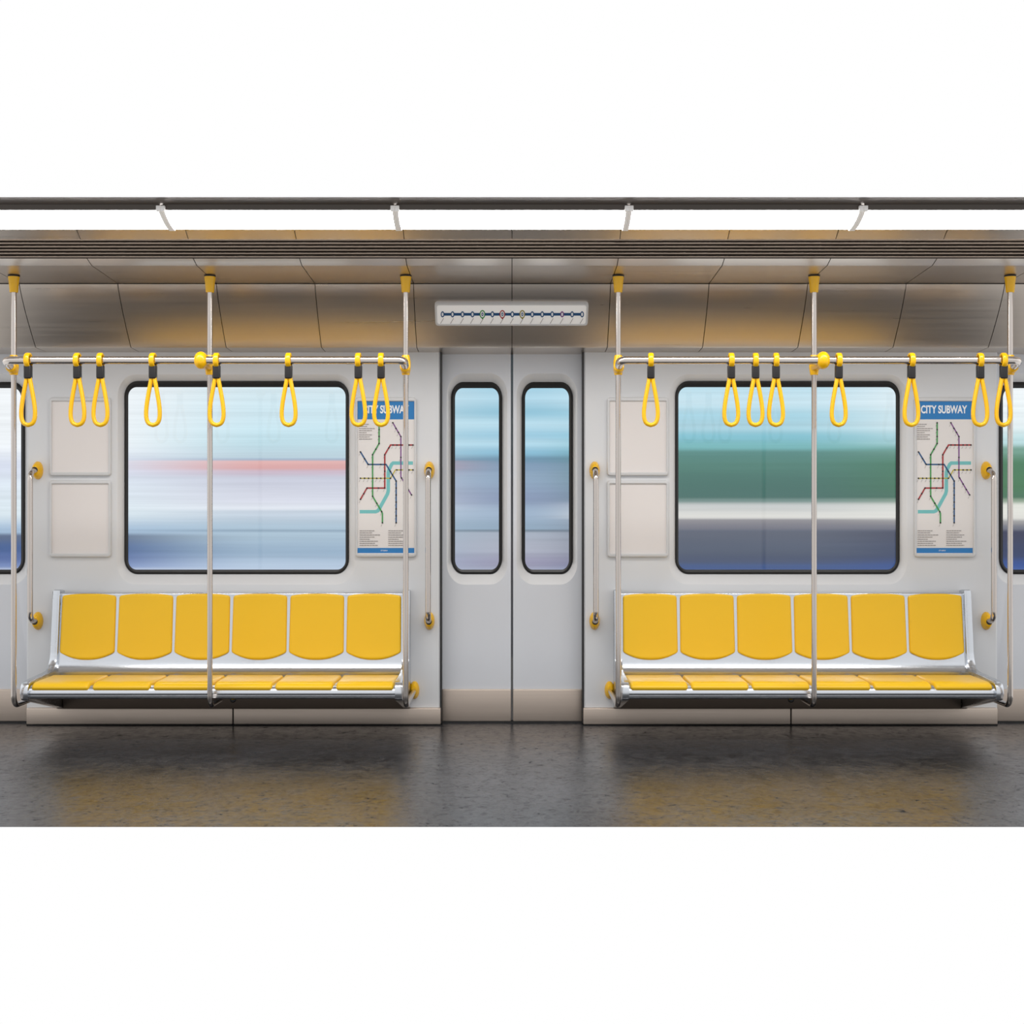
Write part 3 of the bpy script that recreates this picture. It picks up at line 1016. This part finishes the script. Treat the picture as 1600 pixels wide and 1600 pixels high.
def text_mesh(s, bold=0.02):
    cu = bpy.data.curves.new('lettering', 'FONT')
    cu.body = s; cu.align_x = 'LEFT'; cu.offset = bold; cu.resolution_u = 6
    o = bpy.data.objects.new('lettering', cu); COL.objects.link(o)
    dg = bpy.context.evaluated_depsgraph_get(); dg.update()
    me = bpy.data.meshes.new_from_object(o.evaluated_get(dg))
    vs = [v.co.copy() for v in me.vertices]; fs = [tuple(p.vertices) for p in me.polygons]
    bpy.data.objects.remove(o); bpy.data.curves.remove(cu); bpy.data.meshes.remove(me)
    x0 = min(v.x for v in vs); x1 = max(v.x for v in vs); y0 = min(v.y for v in vs); y1 = max(v.y for v in vs)
    return [((v.x - x0) / (x1 - x0), (v.y - y0) / (y1 - y0)) for v in vs], fs


CS = 1600 / 140.0


def map_poster(shift, label):
    """shift: 0 for the map on the positive side (measured there), -872 px for the other"""
    rc = (1427.5 + shift, 1523 + shift, 621.5, 870.5)
    rt = empty('map_poster', (WX((rc[0] + rc[1]) / 2, 0), 0, WZ(rc[3], 0)), label, 'map poster', 'framed subway map posters')
    a, b, c, d, y = poster_frame(rt, rc, (0.0115, 0.0185))
    mb = MB(); mb.box(((a + b) / 2, y + 0.002, (c + d) / 2), (b - a + 0.002, 0.004, d - c + 0.002))
    sheet = obj('sheet', mb, M['sheet'], rt)
    yb = y - 0.0004
    fn = lambda u, v, l: W(1410 + shift + u / CS, 610 + v / CS, yb - l * 0.0004)
    H = Flat(fn); H.rect('blue', 237, 196, 1257, 517, 0)
    m, ms = H.merge(); hd = obj('heading_band', m, ms, sheet, recalc=False)
    F = Flat(fn); F.rect('blue', 232, 1486 + 1327, 1255, 1486 + 1418, 0)
    m, ms = F.merge(); obj('footer_band', m, ms, sheet, recalc=False)
    for txt, (u0, u1, v0, v1), nm, bold in (('CITY SUBWAY', (332, 1156, 266, 412), 'heading_lettering', 0.032), ('CITY SUBWAY', (650, 775, 1486 + 1362, 1486 + 1386), 'footer_lettering', 0.01)):
        tv, tf = text_mesh(txt, bold)
        mb = MB(); mb.add([fn(u0 + p * (u1 - u0), v1 - q * (v1 - v0), 2) for p, q in tv], tf)
        obj(nm, mb, M['white'], sheet, recalc=False)
    G = Flat(fn)
    o2 = 1486
    G.line('p_teal', [(1225, 1297), (872, 1297), (846, 1318), (796, 1420), (785, 1470), (785, 1795), (770, 1850), (630, 2105), (600, 2150), (558, 2166), (275, 2166)], 62, 0)
    G.line('p_yellow', [(288, 1569), (825, 1569), (912, 1420), (1225, 1420)], 20, 1)
    G.line('p_navy', [(288, 1098), (425, 1322), (745, 1322), (925, 1618), (925, 2364)], 25, 2)
    G.line('p_red', [(1230, 975), (825, 975), (722, 1148), (722, 1743), (405, 1743), (288, 1945)], 26, 3)
    G.line('p_purple', [(866, 578), (1010, 825), (1010, 1545), (1200, 1866)], 19, 4)
    G.line('p_green', [(621, 578), (621, 948), (505, 1148), (505, 1891), (668, 2166), (680, 2200), (680, 2364)], 24, 5)
    st = [(621, 578), (621, 700), (621, 823), (621, 948), (563, 1050), (505, 1148), (505, 1322), (505, 1569), (505, 1743), (505, 1891), (580, 2015), (668, 2166), (680, 2364),
          (866, 578), (922, 680), (966, 750), (1010, 825), (1010, 975), (1010, 1197), (1010, 1420), (1022, 1565), (1085, 1672), (1140, 1770), (1200, 1866),
          (1225, 975), (1155, 975), (1085, 975), (940, 975), (868, 975), (795, 1025), (722, 1148), (722, 1322), (722, 1445), (722, 1569), (722, 1743), (610, 1743), (405, 1743), (348, 1842), (288, 1945),
          (288, 1098), (362, 1222), (425, 1322), (652, 1322), (822, 1445), (860, 1508), (925, 1618), (925, 1743), (925, 1868), (925, 1994), (925, 2116), (925, 2238), (925, 2364),
          (288, 1569), (362, 1569), (432, 1569), (578, 1569), (650, 1569), (822, 1569), (938, 1420), (1085, 1420), (1155, 1420), (1225, 1420)]
    for u, v in st:
        G.disc('p_black', u, v, 15, 14, 7, 12)
        G.line('p_grey', [(u - 6, v + 28), (u - 27, v + 66)], 5, 6, False)
    rnd = random.Random(3)
    def textline(u, v, w):
        x = u
        while x < u + w - 8:
            q = min(rnd.uniform(22, 60), u + w - x)
            G.rect('p_grey', x, v - 6, x + q, v + 6, 6); x += q + 6
    for v, w in zip((605, 642, 680, 717, 755, 793, 830, 868), (180, 140, 280, 230, 140, 230, 190, 230)): textline(262, v, w)
    for v, w1, w2 in zip((1020, 1057, 1095, 1133, 1170, 1207, 1244, 1281), (275, 230, 365, 275, 185, 325, 275, 325), (280, 230, 320, 280, 185, 370, 275, 320)):
        textline(272, o2 + v, w1); textline(785, o2 + v, w2)
    m, ms = G.merge(); obj('line_diagram', m, ms, sheet, recalc=False)


map_poster(-872, 'framed subway map beside the pale window, heading partly hidden by straps and pole')
map_poster(0, 'framed subway map beside the green window, heading CITY SUBWAY fully readable')

# ------------------------------------------------------------------ route strip above the doors
P0 = Vector((0, LIP_Y, LIP_Z)); P1 = Vector((0, PY['a'][0], PY['a'][1]))
E_UP = (P1 - P0).normalized()
NRM = Vector((0, -E_UP.z, E_UP.y))
if NRM.y > 0: NRM = -NRM
CAMP = Vector((0, -CAM_D, CAM_Z))


def on_sign(px, py, h):
    """where the sight line of a measured pixel meets the sign plane raised by h above the chord of the panel"""
    d = Vector(((px - 800) / (PXM * CAM_D), 1, -(py - 800) / (PXM * CAM_D)))
    q = P0 + NRM * h
    t = (q - CAMP).dot(NRM) / d.dot(NRM)
    return CAMP + d * t


SH = 0.032
rt = empty('route_sign', on_sign(800, 491, 0), 'narrow pale route strip with fifteen station dots above the double door', 'route sign')
a = on_sign(681.5, 508.5, SH); b = on_sign(918.5, 475.5, SH)
def sign_rr(dx, h, r):
    lo = (a - (P0 + NRM * SH)).dot(E_UP) + dx; hi = (b - (P0 + NRM * SH)).dot(E_UP) - dx
    xa, xb = a.x + dx, b.x - dx
    lp = rrect(xa, xb, lo, hi, r * 0.8, r, 0)
    return [P0 + NRM * h + E_UP * p.z + Vector((p.x, 0, 0)) for p in lp]
mb = MB()
mb.loops([sign_rr(-0.004, -0.035, 0.018), sign_rr(-0.004, SH - 0.004, 0.018), sign_rr(-0.002, SH - 0.0005, 0.017), sign_rr(0.002, SH, 0.016), sign_rr(0.006, SH, 0.014), sign_rr(0.007, SH - 0.004, 0.013)])
obj('casing', mb, M['frame'], rt, smooth=35)
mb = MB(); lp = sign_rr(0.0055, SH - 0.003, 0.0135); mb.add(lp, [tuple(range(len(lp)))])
face = obj('face_panel', mb, M['sign_face_glow'], rt)
S = Flat(lambda u, v, l: on_sign(u, v, SH - 0.0026 + l * 0.0004))
S.rect('p_navy', 691.4, 489.0, 909.6, 493.2, 0)
for k in range(15):
    u = 691.5 + k * (909.5 - 691.5) / 14
    big = {4: 'p_green', 6: 'p_red', 8: 'p_olive', 12: 'p_purple'}.get(k)
    if k in (4, 6, 8):
        S.disc(big, u, 491.1, 4.4, 6.6, 1, 24); S.disc('white', u, 491.1, 3.0, 4.9, 2, 24); S.disc('p_navy', u, 491.1, 1.7, 2.8, 3, 16)
        S.poly(big, [(u - 2.4, 495.8), (u + 2.4, 495.8), (u, 499.2)], 0.5)
        S.disc('white', u, 491.1, 0.7, 1.3, 4, 12)
    else:
        S.disc(big or 'p_navy', u, 491.2, 2.9, 4.8, 2, 20); S.disc('white', u, 491.2, 1.5, 2.9, 3, 16)
    S.line('p_grey', [(u + 1.5, 497.4), (u - 3.2, 505.6)], 0.8, 1, False)
m, ms = S.merge(); obj('route_line', m, ms, face, recalc=False)

# ------------------------------------------------------------------ light, world, camera
w = bpy.data.worlds.new('studio'); scene.world = w; w.use_nodes = True
nt = w.node_tree; N = nt.nodes.new; L = nt.links.new
bg = nt.nodes['Background']
tc = N('ShaderNodeTexCoord'); sp = N('ShaderNodeSeparateXYZ'); L(tc.outputs['Generated'], sp.inputs[0])
# soft interior surroundings towards the rest of the car (a little dimmer towards the floor), white studio behind the wall
def mrange(src, a, b, c, d):
    m = N('ShaderNodeMapRange'); m.interpolation_type = 'SMOOTHSTEP'
    for k, v in (('From Min', a), ('From Max', b), ('To Min', c), ('To Max', d)): m.inputs[k].default_value = v
    L(src, m.inputs['Value']); return m.outputs[0]
side = mrange(sp.outputs['Y'], -1.0, 0.1, 0.78, 1.12)
over = mrange(sp.outputs['Z'], -0.35, 0.35, 0.86, 1.25)
mu = N('ShaderNodeMath'); mu.operation = 'MULTIPLY'; L(side, mu.inputs[0]); L(over, mu.inputs[1])
mx = N('ShaderNodeMix'); mx.data_type = 'FLOAT'
L(mrange(sp.outputs['Y'], 0.3, 0.6, 0.0, 1.0), mx.inputs[0]); L(mu.outputs[0], mx.inputs[2]); mx.inputs[3].default_value = 1.0
bg.inputs['Color'].default_value = (1, 1, 1, 1)
L(mx.outputs[0], bg.inputs['Strength'])

cd = bpy.data.cameras.new('camera'); cam = bpy.data.objects.new('camera', cd); COL.objects.link(cam)
cam.location = (0, -CAM_D, CAM_Z); cam.rotation_euler = (PI / 2, 0, 0)
cd.sensor_width = 36; cd.lens = PXM * CAM_D / 1600 * 36
cd.clip_end = 60
scene.camera = cam
scene.view_settings.view_transform = 'Standard'
scene.view_settings.look = 'None'
scene.view_settings.exposure = 0
scene.view_settings.gamma = 1
